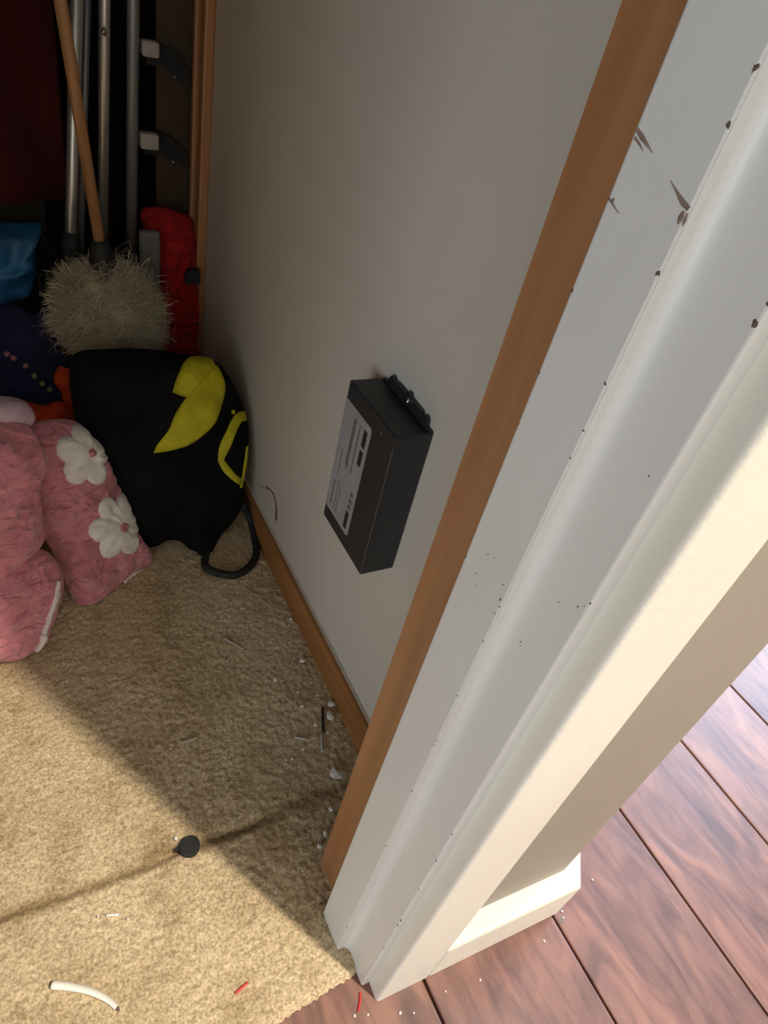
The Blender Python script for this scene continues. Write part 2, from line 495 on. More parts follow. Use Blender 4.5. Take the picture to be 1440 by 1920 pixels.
# wooden floor: slab, and planks laid along the depth
floor = struct(from_bm('floor', bm_box(-2.04, -1.8, -0.06, 2.6, 2.0, -0.0085), M['plank']), 'reddish brown wood-look plank floor of the hall')
PW = 0.1517
bm = bm_box(-PW / 2 + 0.0011, -0.609, -0.0084, PW / 2 - 0.0011, 0.609, 0)
bevel(bm, 0.0017, 2, lambda e: all(v.co.z > -0.001 for v in e.verts))
first = from_bm('floor_plank', bm, M['plank'], floor)
k = 0
for col in range(-4, 8):
    x = 0.408 + PW * col + PW / 2
    if x < 0.3:
        ys = [-0.42 + 0.0 * col, -1.64]
    else:
        ys = [0.22 + (0.12, -0.1, 0.04, -0.16)[col % 4] + 1.22 * r for r in range(-1, 2)]
    for y in ys:
        if y < -1.3 or y > 1.9: continue
        o = first if k == 0 else first.copy()
        if k: COL.objects.link(o); o.parent = floor
        o.location = (x, y, 0)
        k += 1

# carpet: a thick pile surface with real tufts
def vnoise(x, y, sc, seed):
    g = np.random.default_rng(seed).random((256, 256))
    X, Y = x * sc, y * sc
    xi, yi = np.floor(X).astype(int), np.floor(Y).astype(int)
    fx, fy = X - xi, Y - yi
    fx, fy = fx * fx * (3 - 2 * fx), fy * fy * (3 - 2 * fy)
    G = lambda a, b: g[a % 256, b % 256]
    return (G(xi, yi) * (1 - fx) + G(xi + 1, yi) * fx) * (1 - fy) + (G(xi, yi + 1) * (1 - fx) + G(xi + 1, yi + 1) * fx) * fy

def carpet_edge(x):
    return 0.1169 + (x - 0.1226) * 0.075 + 0.0004 * np.sin(x * 190) + 0.0006 * np.sin(x * 730 + 1) + 0.0005 * np.sin(x * 1170)
nx, ny = 430, 420
xs = np.concatenate([np.linspace(-0.99, -0.2, 90, endpoint=False), np.linspace(-0.2, 0.2935, nx - 90)])
tt = np.concatenate([np.linspace(0, 0.55, 330, endpoint=False), np.linspace(0.55, 1, ny - 330)])
Xg, Tg = np.meshgrid(xs, tt, indexing='ij')
E = carpet_edge(Xg)
Yg = E + (1.119 - E) * Tg
Z = 0.0065 + 0.0018 * (vnoise(Xg, Yg, 270, 1) - 0.5) + 0.0005 * (vnoise(Xg, Yg, 140, 2) - 0.5) + 0.0004 * (vnoise(Xg, Yg, 45, 3) - 0.5) + 0.0014 * (vnoise(Xg, Yg, 12, 4) - 0.5)
Z -= 0.0045 * np.exp(-((Yg - 0.284 - 0.006 * (vnoise(Xg, Yg, 20, 5) - 0.5)) / 0.005) ** 2) * np.clip((0.2 - Xg) * 20, 0, 1)
Z = Z * np.clip((Yg - E) / 0.006 + 0.15, 0, 1)
Z = np.maximum(Z, 0.0006)
V = np.stack([Xg, Yg, Z], -1).reshape(-1, 3)
idx = np.arange(nx * ny).reshape(nx, ny)
F = np.stack([idx[:-1, :-1], idx[1:, :-1], idx[1:, 1:], idx[:-1, 1:]], -1).reshape(-1, 4)
me = bpy.data.meshes.new('carpet')
me.from_pydata(V.tolist(), [], F.tolist())
carpet = link('carpet', me, M['carpet'], smooth=True)
tag(carpet, 'worn beige pile carpet of the closet with a dark dirty seam line', 'carpet', kind='stuff')

# door lining: oak jamb, white stop board, white jamb, white casing
tr = struct(from_bm('trim_1', bm_prism([(0.2055, 0.158), (0.2122, 0.158), (0.2122, 0.2218), (0.2055, 0.2218)], 0.004, 2.03), M['oak']),
            'strip of orange-brown stained oak jamb left bare along the door lining')
bm = bm_prism([(0.1901, 0.1453), (0.2055, 0.1453), (0.2055, 0.1795), (0.1901, 0.1795)], 0.003, 2.03)
bevel(bm, 0.0012, 2, vertical)
stop_board = struct(from_bm('trim_2', bm, M['trimwhite'], smooth=False), 'white painted door stop board with chipped edges beside the bare oak strip')
bm = bm_prism([(0.2004, 0.112), (0.2122, 0.112), (0.2122, 0.150), (0.2055, 0.150), (0.1906, 0.1500), (0.1906, 0.1452)] + [(0.1952 + 0.0052 * math.sin(math.pi / 2 * k_ / 12), 0.1385 + 0.0067 * math.cos(math.pi / 2 * k_ / 12)) for k_ in range(13)], 0.001, 2.03)
bevel(bm, 0.0016, 3, lambda e: vertical(e) and e.verts[0].co.y < 0.113 and e.verts[0].co.x < 0.205)
white_jamb = struct(from_bm('trim_3', bm, M['trimwhite']), 'white painted door jamb between the stop board and the casing')
bm = bm_prism([front(0, 0), front(0.0545, 0), front(0.0545, 0.0185), front(0.0, 0.0185)], 0.0005, 2.09)
bevel(bm, 0.0034, 7, vertical)
casing = struct(from_bm('trim_4', bm, M['casing']), 'broad cream-white door casing in the lamp light')
bm = bm_box(-0.47, 0.086, 2.035, 0.21, 0.1, 2.09)
struct(from_bm('trim_5', bm, M['casing']), 'head casing above the closet opening')

# paint chips and scuffs on the door lining
def blotch(name, m, parent, c, ax, ay, nrm, r, asp=1.0, seed=0, n=9, th=0.0004):
    rr = random.Random(seed)
    c, ax, ay, nrm = Vector(c), Vector(ax), Vector(ay), Vector(nrm)
    bm = bmesh.new()
    top = bm.verts.new(c + nrm * th)
    ring = []
    for k in range(n):
        a = 2 * math.pi * k / n
        q = r * 0.62 * rr.uniform(0.45, 1.3)
        ring.append(bm.verts.new(c + ax * math.cos(a) * q * asp + ay * math.sin(a) * q - nrm * 0.0002))
    for k in range(n):
        bm.faces.new((top, ring[k], ring[(k + 1) % n]))
    bm.faces.new(ring[::-1])
    return from_bm(name, bm, m, parent)

YA, ZA, NX = (0, 1, 0), (0, 0, 1), (-1, 0, 0)
chips_a = [(0.1765, 0.6531, .0016), (0.1657, 0.4941, .0010), (0.1613, 0.4962, .0008), (0.1466, 0.6974, .0026), (0.1466, 0.6841, .0022),
           (0.1466, 0.6403, .0018), (0.1466, 0.5995, .0016), (0.1464, 0.5790, .0014), (0.1464, 0.566, .001), (0.1464, 0.478, .0012), (0.1464, 0.452, .001),
           (0.1464, 0.405, .0011), (0.1464, 0.36, .0014), (0.1464, 0.355, .001), (0.1464, 0.30, .0012), (0.1464, 0.22, .0013), (0.1464, 0.16, .0011),
           (0.1464, 0.06, .0016), (0.1464, 0.0255, .0012), (0.1780, 0.735, .0012), (0.1785, 0.62, .0014), (0.1788, 0.585, .0012), (0.1788, 0.56, .001), (0.1785, 0.48, .0013)]
for i, (y, z, r) in enumerate(chips_a):
    blotch('paint_chip', M['chip'], stop_board, (0.19005, y, z), YA, ZA, NX, r, 0.8, i)
def streak(name, m, parent, x, pts, w):
    bm = bmesh.new(); rows = []
    P = [np.array(p) for p in pts]
    for i, p in enumerate(P):
        d = P[min(i + 1, len(P) - 1)] - P[max(i - 1, 0)]
        d = d / np.hypot(*d); n = np.array((-d[1], d[0])) * w[i] * 0.55
        rows.append([bm.verts.new((x, *(p - n))), bm.verts.new((x - 0.0003, *p)), bm.verts.new((x, *(p + n)))])
    for a, b in zip(rows, rows[1:]):
        for k in range(2):
            bm.faces.new((a[k], b[k], b[k + 1], a[k + 1]))
    return from_bm(name, bm, m, parent)
streak('scuff_mark', M['scuff'], stop_board, 0.1900, [(0.1789, 0.6745), (0.175, 0.6728), (0.1717, 0.6715), (0.1682, 0.67)], (.0012, .0016, .0009, .0001))
streak('scuff_mark', M['scuff'], stop_board, 0.1900, [(0.178, 0.672), (0.1746, 0.6707), (0.1723, 0.6695)], (.0009, .0006, .0001))
streak('scuff_mark', M['scuff'], stop_board, 0.1900, [(0.1573, 0.6655), (0.1528, 0.6632), (0.1493, 0.6615), (0.1461, 0.6607)], (.0001, .0009, .0017, .0013))
streak('scuff_mark', M['scuff'], stop_board, 0.1900, [(0.1476, 0.6596), (0.1477, 0.6576), (0.1475, 0.6557)], (.0009, .0019, .0007))
streak('scuff_mark', M['scuff'], stop_board, 0.1900, [(0.146, 0.6595), (0.1458, 0.6573), (0.1457, 0.6558)], (.0006, .0012, .0004))
streak('scuff_mark', M['scuff'], stop_board, 0.1900, [(0.1787, 0.6529), (0.1756, 0.6518), (0.1719, 0.6503)], (.0009, .0006, .0001))
for i, (y, z, r) in enumerate(((0.1682, 0.4787, .0026), (0.1655, 0.4735, .0018), (0.1500, 0.4895, .0024), (0.1478, 0.4815, .003), (0.1472, 0.472, .0022))):
    blotch('smudge', M['greysmudge'], stop_board, (0.19008, y, z), YA, ZA, NX, r, 0.6, 50 + i, th=0.0002)
chips_b = [(0.1422, 0.6052, .0012), (0.1189, 0.5766, .0011), (0.1339, 0.4628, .0014), (0.1330, 0.4605, .0008), (0.1262, 0.4998, .0009), (0.1170, 0.5069, .0014), (0.1145, 0.510, .0008),
           (0.1128, 0.5134, .0010), (0.1138, 0.6388, .0034), (0.1134, 0.646, .002), (0.1285, 0.535, .0005), (0.1126, 0.30, .001), (0.1126, 0.262, .0013), (0.1126, 0.215, .0012), (0.1126, 0.158, .0022), (0.1126, 0.148, .0018), (0.1126, 0.098, .0012)]
for i, (y, z, r) in enumerate(chips_b):
    blotch('paint_chip', M['chip'], white_jamb, (0.20035, y, z), YA, ZA, NX, r, 0.8, 100 + i)
for i, (y, z, r) in enumerate(((0.2127, 0.5295, .0016), (0.2117, 0.5187, .002), (0.1925, 0.659, .001))):
    blotch('nick', M['chip'], tr, (0.20545, y, z), YA, ZA, NX, r, 0.4, 200 + i)
blotch('paint_chip', M['scuff'], casing, front(0.026, 0.0002) + (0.385,), (1, 0, 0), ZA, (0, -1, 0), 0.0016, 0.4, 300)

# hall baseboard with flat ledge, turning the corner
prof = [(0.0, 0.0005), (0.0, 0.0655), (0.0012, 0.0685), (0.004, 0.0700), (0.0186, 0.0712), (0.0186, 0.0005)]     # (offset behind front, height)
bm = bmesh.new()
tan = math.tan((RET + math.radians(2.33)) / 2)
rn = np.array((-rd[1], rd[0]))
rows = []
for st in range(3):
    row = []
    for t, z in prof:
        if st == 0: p = np.array(front(0.0548, t))
        else:
            p = np.array(front(0.195 + (0.0185 - t) * tan, t))
            if st == 2: p = p + rd * 1.6
        row.append(bm.verts.new((float(p[0]), float(p[1]), z)))
    rows.append(row)
for a, b in zip(rows, rows[1:]):
    for k in range(len(prof)):
        k2 = (k + 1) % len(prof)
        bm.faces.new((a[k], a[k2], b[k2], b[k]))
bm.faces.new(rows[0]); bm.faces.new(rows[-1][::-1])
struct(from_bm('baseboard_front', bm, M['casing']), 'white baseboard with a flat lit ledge, turning the hall corner')

# closet baseboard (stained oak) with an unpainted top ledge, and the back corner strip
bm = bm_box(0.2925, 0.2219, 0.003, 0.3022, 1.119, 0.0525)
bevel(bm, 0.0012, 1)
bb = struct(from_bm('baseboard_right', bm, M['oakbase']), 'low stained oak baseboard along the closet side wall')
from_bm('paint_bead', bm_box(0.2985, 0.2220, 0.0522, 0.3021, 1.10, 0.0536), M['wall'], bb)
bm = bmesh.new()
bm_box(0.288, 1.024, 0.003, 0.3022, 1.046, CEIL, bm); bm_box(0.294, 1.046, 0.003, 0.3022, 1.062, CEIL, bm); bm_box(0.286, 1.062, 0.003, 0.3022, 1.074, CEIL, bm)
bevel(bm, 0.003, 2, vertical)
cs = struct(from_bm('trim_6', bm, M['oak']), 'stained oak strip standing in the far corner of the closet')
struct(from_bm('trim_7', bm_box(0.245, 1.100, 0.003, 0.3022, 1.1202, CEIL), M['darkpanel']), 'dark brown wooden panel on the closet back wall')

# brown drip and smudges on the closet wall
for i, (y, z, r, a) in enumerate(((0.7516, 0.066, .005, .7), (0.7162, 0.0804, .0042, 1.2), (0.700, 0.091, .0036, 1.4), (0.6868, 0.0969, .0042, 1.2))):
    blotch('smudge', M['greysmudge'], wall_right, (0.3017, y, z), YA, ZA, NX, r, a, 400 + i, th=0.0003)
streak('drip', M['stain'], wall_right, 0.3017, [(0.6909, 0.0976), (0.6755, 0.1061), (0.6612, 0.1091), (0.651, 0.104), (0.644, 0.0954), (0.6425, 0.0839), (0.6423, 0.0762)], (.0022, .0026, .0032, .0046, .0062, .0085, .0030))

# ceiling lamp of the hall (out of view), recessed form guessed to limit bounce
cl = empty('ceiling_light', (LAMP[0], LAMP[1], CEIL))
tag(cl, 'unseen hall ceiling lamp, guessed as a round recessed downlight', 'light')
bm = bmesh.new()
ring_in, ring_out = [], []
for k_ in range(32):
    c_, s_ = math.cos(k_ * math.pi / 16), math.sin(k_ * math.pi / 16)
    ring_in.append(bm.verts.new((LAMP[0] + 0.05 * c_, LAMP[1] + 0.05 * s_, 2.392)))
    ring_out.append(bm.verts.new((LAMP[0] + 0.08 * c_, LAMP[1] + 0.08 * s_, 2.399)))
for k_ in range(32):
    bm.faces.new((ring_in[k_], ring_in[(k_ + 1) % 32], ring_out[(k_ + 1) % 32], ring_out[k_]))
from_bm('trim_ring', bm, M['roomwhite'], cl)

# ------------------------------------------------------------------ black driver box screwed to the wall
BX0, BX1, BY0, BY1, BZ0, BZ1 = 0.266, 0.3015, 0.367, 0.4565, 0.2555, 0.4125
box = empty('driver_box', (0.302, 0.412, 0.334))
tag(box, 'black rectangular power driver box with a grey printed label screwed to the closet wall', 'power supply')
bm = bm_box(BX0, BY0, BZ0, BX1, BY1, BZ1)
bevel(bm, 0.0012, 2)
from_bm('housing', bm, M['black'], box)
# mounting flange with slotted ears, rising above the box along the wall
fl = [(0.4537, 0.4085), (0.4537, 0.4140), (0.4452, 0.4160), (0.4440, 0.4205), (0.4415, 0.4235), (0.4385, 0.4235), (0.4362, 0.4205), (0.4343, 0.4185), (0.4335, 0.4222), (0.4300, 0.4226),
      (0.4147, 0.4222), (0.4127, 0.4252), (0.4095, 0.4256), (0.4067, 0.4226), (0.3872, 0.4216), (0.3855, 0.4160), (0.3835, 0.4205), (0.3800, 0.4222), (0.3766, 0.4205), (0.3756, 0.4143), (0.3685, 0.4135), (0.3685, 0.4085)]
bm = bmesh.new()
a = [bm.verts.new((0.2975, y, z)) for y, z in fl]; b = [bm.verts.new((0.3015, y, z)) for y, z in fl]
bm.faces.new(a); bm.faces.new(b[::-1])
for i in range(len(fl)):
    j = (i + 1) % len(fl)
    bm.faces.new((a[i], b[i], b[j], a[j]))
from_bm('mounting_flange', bm, M['black'], box)
bm = bm_tube([(0.2978, 0.4080, 0.4185), (0.2958, 0.4080, 0.4192), (0.2948, 0.4080, 0.4196)], [0.0032, 0.0030, 0.0012], 14)
sc = from_bm('screw', bm, M['steel'], box, True)
from_bm('slot', bm_box(0.2944, 0.4060, 0.4189, 0.2950, 0.4100, 0.4200), M['rubber'], sc)
from_bm('cover_dot', bm_tube([(0.2663, 0.3885, 0.4020), (0.2655, 0.3885, 0.4020)], 0.0011, 10), M['steel'], box)
# paler edge line between the label face and the end
bm = bm_tube([(0.2662, 0.3672, 0.404), (0.2662, 0.3672, 0.2565)], 0.0006, 6)
from_bm('pale_edge', bm, M['blackedge'], box)
# label
LY0, LY1, LZ0, LZ1 = 0.4035, 0.4555, 0.2715, 0.3955
def lab_poly(y0, y1, z0, z1, r, n=4):
    P = []
    for cy, cz, a0 in ((y0 + r, z0 + r, 180), (y1 - r, z0 + r, 270), (y1 - r, z1 - r, 0), (y0 + r, z1 - r, 90)):
        for k in range(n + 1):
            a = math.radians(a0 + 90 * k / n)
            P.append((cy + r * math.cos(a), cz + r * math.sin(a)))
    return P
def plate(name, m, parent, P, x0, x1):
    bm = bmesh.new()
    a = [bm.verts.new((x0, y, z)) for y, z in P]; b = [bm.verts.new((x1, y, z)) for y, z in P]
    bm.faces.new(a); bm.faces.new(b[::-1])
    for i in range(len(P)):
        j = (i + 1) % len(P)
        bm.faces.new((a[i], b[i], b[j], a[j]))
    return from_bm(name, bm, m, parent)
label = plate('label_sheet', M['label'], box, lab_poly(LY0, LY1, LZ0, LZ1, 0.004), 0.2656, 0.2662)
rr = random.Random(5)
def ink_block(fy0, fy1, fz0, fz1, m='inkblack'):     # fractions: 0 = near edge / bottom of the label
    y0, y1 = LY0 + (LY1 - LY0) * fy0, LY0 + (LY1 - LY0) * fy1
    z0, z1 = LZ0 + (LZ1 - LZ0) * fz0, LZ0 + (LZ1 - LZ0) * fz1
    plate('print', M[m], label, [(y0, z0), (y1, z0), (y1, z1), (y0, z1)], 0.26545, 0.2657)
ink_block(0.10, 0.22, 0.80, 0.94)
ink_block(0.10, 0.22, 0.64, 0.77)
ink_block(0.10, 0.22, 0.04, 0.20)
def ink_text(fy, z0, z1, h, seed):
    r2 = random.Random(seed); z = z1
    bm = bmesh.new()
    while z > z0:
        w = r2.uniform(0.012, 0.04)
        y0 = LY0 + (LY1 - LY0) * fy; y1 = y0 + h
        a, b = LZ0 + (LZ1 - LZ0) * z, LZ0 + (LZ1 - LZ0) * max(z0, z - w)
        bm_box(0.26545, y0, b, 0.2657, y1, a, bm)
        z -= w + r2.uniform(0.004, 0.01)
    o = from_bm('print', bm, M['ink'], label); o['kind'] = 'stuff'
ink_text(0.34, 0.50, 0.93, 0.0022, 1)
ink_text(0.50, 0.50, 0.93, 0.0034, 2)
ink_text(0.56, 0.52, 0.93, 0.0020, 3)
ink_text(0.76, 0.36, 0.60, 0.0016, 4)
ink_text(0.80, 0.06, 0.30, 0.0026, 5)
ink_text(0.66, 0.05, 0.34, 0.0014, 6)
ink_text(0.56, 0.05, 0.30, 0.0014, 7)
for z in (0.23, 0.29, 0.35):
    ink_block(0.10, 0.20, z, z + 0.035, 'ink')

# ------------------------------------------------------------------ things at the back of the closet
def pole(name, label, path, r, m, cap=None, button=None):
    base = path[0]
    root = empty(name, base)
    tag(root, label, 'pole')
    P = [Vector(p) for p in path]
    from_bm('tube', bm_tube([tuple(p) for p in P], r, 20), m, root, True)
    if cap is not None:
        d = (P[-1] - P[0]).normalized()
        a = P[0]; b = P[0] + d * cap
        from_bm('ferrule', bm_tube([tuple(a), tuple(a + d * (cap - 0.02)), tuple(b)], [r * 1.9, r * 1.8, r * 1.3], 20), M['rubber'], root, True)
    if button is not None:
        d = Vector((-0.14, -0.75, 0.3)).normalized()
        c = Vector(button)
        from_bm('push_button', bm_tube([tuple(c), tuple(c + d * (r + 0.003))], [0.0035, 0.003], 10), M['steel'], root, True)
    return root
def extend(p, q, z):
    p, q = Vector(p), Vector(q)
    return tuple(p + (q - p) * ((z - p.z) / (q.z - p.z)))
p1a, p1b = [(0.114, 1.04, 0.3094), (0.1408, 1.04, 0.5835)]
pole('metal_pole', 'bright metal pole with a black rubber foot, leftmost of the three poles', [extend(p1a, p1b, 0.006), extend(p1a, p1b, 0.74)], 0.0080, M['alu'], cap=p1a[2])
p1c, p1d = [(0.1309, 1.07, 0.2988), (0.157, 1.07, 0.5822)]
pole('metal_pole', 'thin grey rod standing just behind the leftmost bright pole', [extend(p1c, p1d, 0.006), extend(p1c, p1d, 0.80)], 0.0050, M['alugrey'])
p2a, p2b = [(0.159, 1.05, 0.3153), (0.1739, 1.05, 0.5878)]
pb = [(0.17, 1.04, 0.5556)][0]
pole('metal_pole', 'slim bright pole with a small push button, between two other poles', [extend(p2a, p2b, 0.006), extend(p2a, p2b, 1.25)], 0.0070, M['alu'], button=pb)
p3a, p3b = [(0.1977, 1.06, 0.2569), (0.2091, 1.06, 0.5924)]
pole('metal_pole', 'dull grey pole standing nearest the white-tipped brackets', [extend(p3a, p3b, 0.006), extend(p3a, p3b, 1.25)], 0.0078, M['alugrey'])

# feather-soft duster on a wooden stick, head down
wa = [(0.1358, 0.93, 0.3372)][0]; wb = [(0.1122, 0.945, 0.5915)][0]; wf = [(0.1393, 0.93, 0.3017)][0]
du = empty('duster', wf)
tag(du, 'fluffy cream wool duster on a slanting wooden stick behind the black bag', 'duster')
from_bm('handle', bm_tube([wa, wb, extend(wa, wb, 1.02)], 0.0070, 16), M['dowel'], du, True)
from_bm('ferrule', bm_tube([tuple(Vector(wa) + (Vector(wb) - Vector(wa)) * 0.03), wa, wf, tuple(Vector(wf) + Vector((0.003, 0, -0.02)))], [0.0105, 0.0125, 0.021, 0.024], 16), M['rubber'], du, True)
hc = np.array([(0.1422, 0.93, 0.2487)][0])
nf = 30000
d = RNG.normal(size=(nf, 3)); d /= np.linalg.norm(d, axis=1)[:, None]
rad = np.array((0.092, 0.085, 0.086)) * (0.70 + 0.15 * RNG.random((nf, 1)) + 0.10 * np.sin(d[:, 0:1] * 9 + 1) * np.sin(d[:, 2:3] * 8 + d[:, 1:2] * 6))
seg = 4
t = np.linspace(0.25, 1.0, seg + 1)
top = hc + np.array((0, 0, 0.055))
tipp = hc + d * rad + np.array((0, 0, -0.012)) * (1 - np.abs(d[:, 2:3])) + RNG.normal(size=(nf, 3)) * 0.005
side = np.cross(d, RNG.normal(size=(nf, 3))); side /= np.linalg.norm(side, axis=1)[:, None]
bend = RNG.normal(size=(nf, 3)) * 0.016
V = []; Fq = []
for k in range(seg + 1):
    c = hc * (1 - t[k]) + tipp * t[k] + bend * math.sin(math.pi * t[k])
    w_ = 0.0008 * (1.05 - t[k] * 0.95)
    V.append(c - side * w_); V.append(c + side * w_)
V = np.stack(V, 1).reshape(-1, 3)
V[:, 2] = np.maximum(V[:, 2], 0.01)
base_i = np.arange(nf)[:, None] * (2 * (seg + 1))
for k in range(seg):
    Fq.append(np.concatenate([base_i + 2 * k, base_i + 2 * k + 1, base_i + 2 * k + 3, base_i + 2 * k + 2], 1))
me = bpy.data.meshes.new('duster_head')
me.from_pydata(V.tolist(), [], np.concatenate(Fq).tolist())
hd_ = link('duster_head', me, M['wool'], du)
bm = bmesh.new()
bmesh.ops.create_icosphere(bm, subdivisions=4, radius=1.0)
for v in bm.verts:
    k_ = 0.62 + 0.16 * noise.noise(v.co * 3.1) + 0.06 * noise.noise(v.co * 9)
    v.co = Vector(hc) + Vector((v.co.x * 0.092, v.co.y * 0.085, v.co.z * 0.086)) * k_
from_bm('wool_core', bm, M['wool'], hd_, True)

# red shaggy plush in the far corner, and a grey slab beside it
red = Soft(((0.2, 1.03, 0.0), (1.0, 0.0, 0.0), (0.0, 0.0995, 0.99504)), [(0.0127, 0.3415), (0.042, 0.3484), (0.0733, 0.3412), (0.0926, 0.3269), (0.0964, 0.2453), (0.1073, 0.2017), (0.1025, 0.137), (0.09, 0.0888), (0.0623, 0.0603), (0.0263, 0.0626), (0.0157, 0.1396), (0.0304, 0.2105), (0.0283, 0.2768), (0.016, 0.3077)],
           0.035, 0.03, fold=0.008, fscale=30, power=3, fine=0.022, finescale=75, center=[(0.0538, 0.2105)][0])
ro = red.build('red_plush', M['redplush'], rings=40, seg=140, xmax=0.290)
tag(ro, 'red shaggy plush heap in the far corner beside the oak strip', 'plush')
from_bm('dark_patch', bm_tube([tuple(red.P(*q, 0.0)) for q in [(0.0778, 0.2618)]] + [tuple(red.P(*q, 0.016)) for q in [(0.0778, 0.2618)]], 0.015, 4), M['rubber'], ro)
gq = [(0.1964, 0.985, 0.3378), (0.2253, 0.985, 0.3391), (0.23, 0.985, 0.2403)]
bm = bm_box(gq[0][0], 0.985, 0.009, gq[1][0], 1.0, gq[0][2])
bevel(bm, 0.005, 3)
gb = from_bm('grey_slab', bm, M['grey'])
tag(gb, 'plain grey upright slab between the dull pole and the red plush', 'box')

# white-tipped brackets on the back panel
for (px_, lab) in (([(0.2171, 1.05, 0.554), (0.2388, 1.05, 0.5358)], 'upper white-tipped bracket with modelled shadow on the brown back panel'),
                   ([(0.2133, 1.05, 0.4467), (0.238, 1.05, 0.4264)], 'lower white-tipped bracket with modelled shadow on the brown back panel')):
    (xa, _, za), (xb, _, zb) = px_
    br = empty('wall_bracket', (xb, 1.1, zb))
    tag(br, lab, 'bracket')
    bm = bm_box(xa, 1.05, zb, xb, 1.068, za)
    bevel(bm, 0.003, 2)
    from_bm('white_tip', bm, M['brackettip'], br)
    bm = bm_box(xa + 0.008, 1.066, zb - 0.01, xb + 0.004, 1.1, za - 0.004)
    from_bm('arm', bm, M['rubber'], br)
    bm = bmesh.new()
    pts = [(xb + 0.003, za - 0.004), (xb + 0.03, za - 0.012), (xb + 0.05, za - 0.035), (xb + 0.045, za - 0.05), (xb + 0.012, zb - 0.012), (xb + 0.003, zb - 0.008)]
    a = [bm.verts.new((x, 1.088, z)) for x, z in pts]; b = [bm.verts.new((x, 1.1, z)) for x, z in pts]
    bm.faces.new(a[::-1]); bm.faces.new(b)
    for i in range(len(pts)): bm.faces.new((a[i], a[(i + 1) % len(pts)], b[(i + 1) % len(pts)], b[i]))
    from_bm('tip_shadow', bm, M['rubber'], br)  # dark plate modelled in place of the tip's shadow on the panel
    from_bm('screw', bm_tube([(xb + 0.03, 1.1005, zb - 0.025), (xb + 0.03, 1.096, zb - 0.024)], [0.004, 0.0025], 10), M['steel'], br)
# black folded panel behind the brackets and poles
bm = bm_box(0.09, 1.102, 0.004, 0.244, 1.119, 1.3)
bevel(bm, 0.004, 2)
bo = from_bm('black_board', bm, M['darkcloth'])
tag(bo, 'tall black board standing on the back wall behind the poles', 'board')
# maroon garment hanging at the left
bm = bmesh.new()
nxm, nzm = 90, 40
mx0, mx1 = -0.38, 0.116
grid = []
for i in range(nxm + 1):
    col = []
    for j in range(nzm + 1):
        s = i / nxm; z = 0.345 + (1.42 - 0.345) * j / nzm
        x = mx0 + (mx1 - mx0) * s
        y = 1.045 + 0.018 * math.sin(s * 21 + 1.5 * noise.noise(Vector((s * 4, z * 2, 0)))) + 0.02 * noise.noise(Vector((x * 8, z * 3, 2)))
        if z > 1.3: y = 1.045 + (y - 1.045) * (1.42 - z) / 0.12
        col.append(bm.verts.new((x, y, z + (0.006 * math.sin(s * 9) if j == 0 else 0))))
    grid.append(col)
for i in range(nxm):
    for j in range(nzm):
        bm.faces.new((grid[i][j], grid[i + 1][j], grid[i + 1][j + 1], grid[i][j + 1]))
bmesh.ops.solidify(bm, geom=bm.faces[:], thickness=0.006)
mg = from_bm('hanging_garment', bm, M['maroon'], None, True)
tag(mg, 'dark maroon garment hanging at the left of the poles', 'garment')
cr = from_bm('clothes_rod', bm_tube([(-1.0, 1.045, 1.43), (0.302, 1.045, 1.43)], 0.014, 16), M['alugrey'], None, True)
tag(cr, 'metal clothes rod across the closet holding the maroon garment', 'rod')

# dark, blue and navy cloth heaps
dk = Soft(((0.0, 1.02, 0.0), (1.0, 0.0, 0.0), (0.0, 0.03331, 0.99944)), [(0.0594, 0.3001), (0.081, 0.3175), (0.0944, 0.2963), (0.1044, 0.2771), (0.1328, 0.2795), (0.1575, 0.2692), (0.1747, 0.2372), (0.1631, 0.1507), (0.1151, 0.0779), (0.046, 0.0824), (0.047, 0.2204)], 0.012, 0.012, fold=0.006, fscale=16, seed=3)
dko = dk.build('dark_cloth', M['darkcloth'], rings=18, seg=60)
tag(dko, 'almost black crumpled cloth under the feet of the poles', 'cloth')
bl = Soft(((0.0, 1.0, 0.0), (1.0, 0.0, 0.0), (0.0, 0.13216, 0.99123)), [(-0.0423, 0.3049), (0.0029, 0.3237), (0.0469, 0.3239), (0.0782, 0.3241), (0.0673, 0.2991), (0.0662, 0.2666), (0.0515, 0.2289), (0.0261, 0.2167), (-0.0042, 0.1908), (-0.0675, 0.1612)], 0.045, 0.03, fold=0.016, fscale=18, seed=9, power=3)
blo = bl.build('blue_sack', M['bluebag'], rings=24, seg=80)
tag(blo, 'blue crinkled sack lying below the maroon garment', 'sack')
nv = Soft(((0.0, 0.92, 0.0), (1.0, 0.0, 0.0), (0.0, 0.1644, 0.98639)), [(-0.0754, 0.2271), (-0.0267, 0.2369), (0.0239, 0.2458), (0.0609, 0.2326), (0.0837, 0.2898), (0.0886, 0.2544), (0.0872, 0.1944), (0.1074, 0.1456), (0.0931, 0.0699), (0.0364, 0.0221), (-0.0635, 0.0078), (-0.1025, 0.0798)], 0.03, 0.04, fold=0.012, fscale=14, seed=5, center=[(0.0109, 0.1508)][0])
nvo = nv.build('navy_cloth', M['navy'], rings=26, seg=80)
tag(nvo, 'navy cloth dotted with small coloured beads behind the pink jacket', 'cloth')
for q in [(0.0099, 0.1907), (0.0169, 0.1851), (0.0303, 0.1716), (0.0387, 0.1588), (0.047, 0.1488), (0.0555, 0.1387)]:
    c = nv.P(*q, 0.001)
    bm = bmesh.new(); bmesh.ops.create_icosphere(bm, subdivisions=2, radius=0.0042, matrix=Matrix.Translation(c))
    from_bm('bead', bm, M['beadmix'], nvo, True)
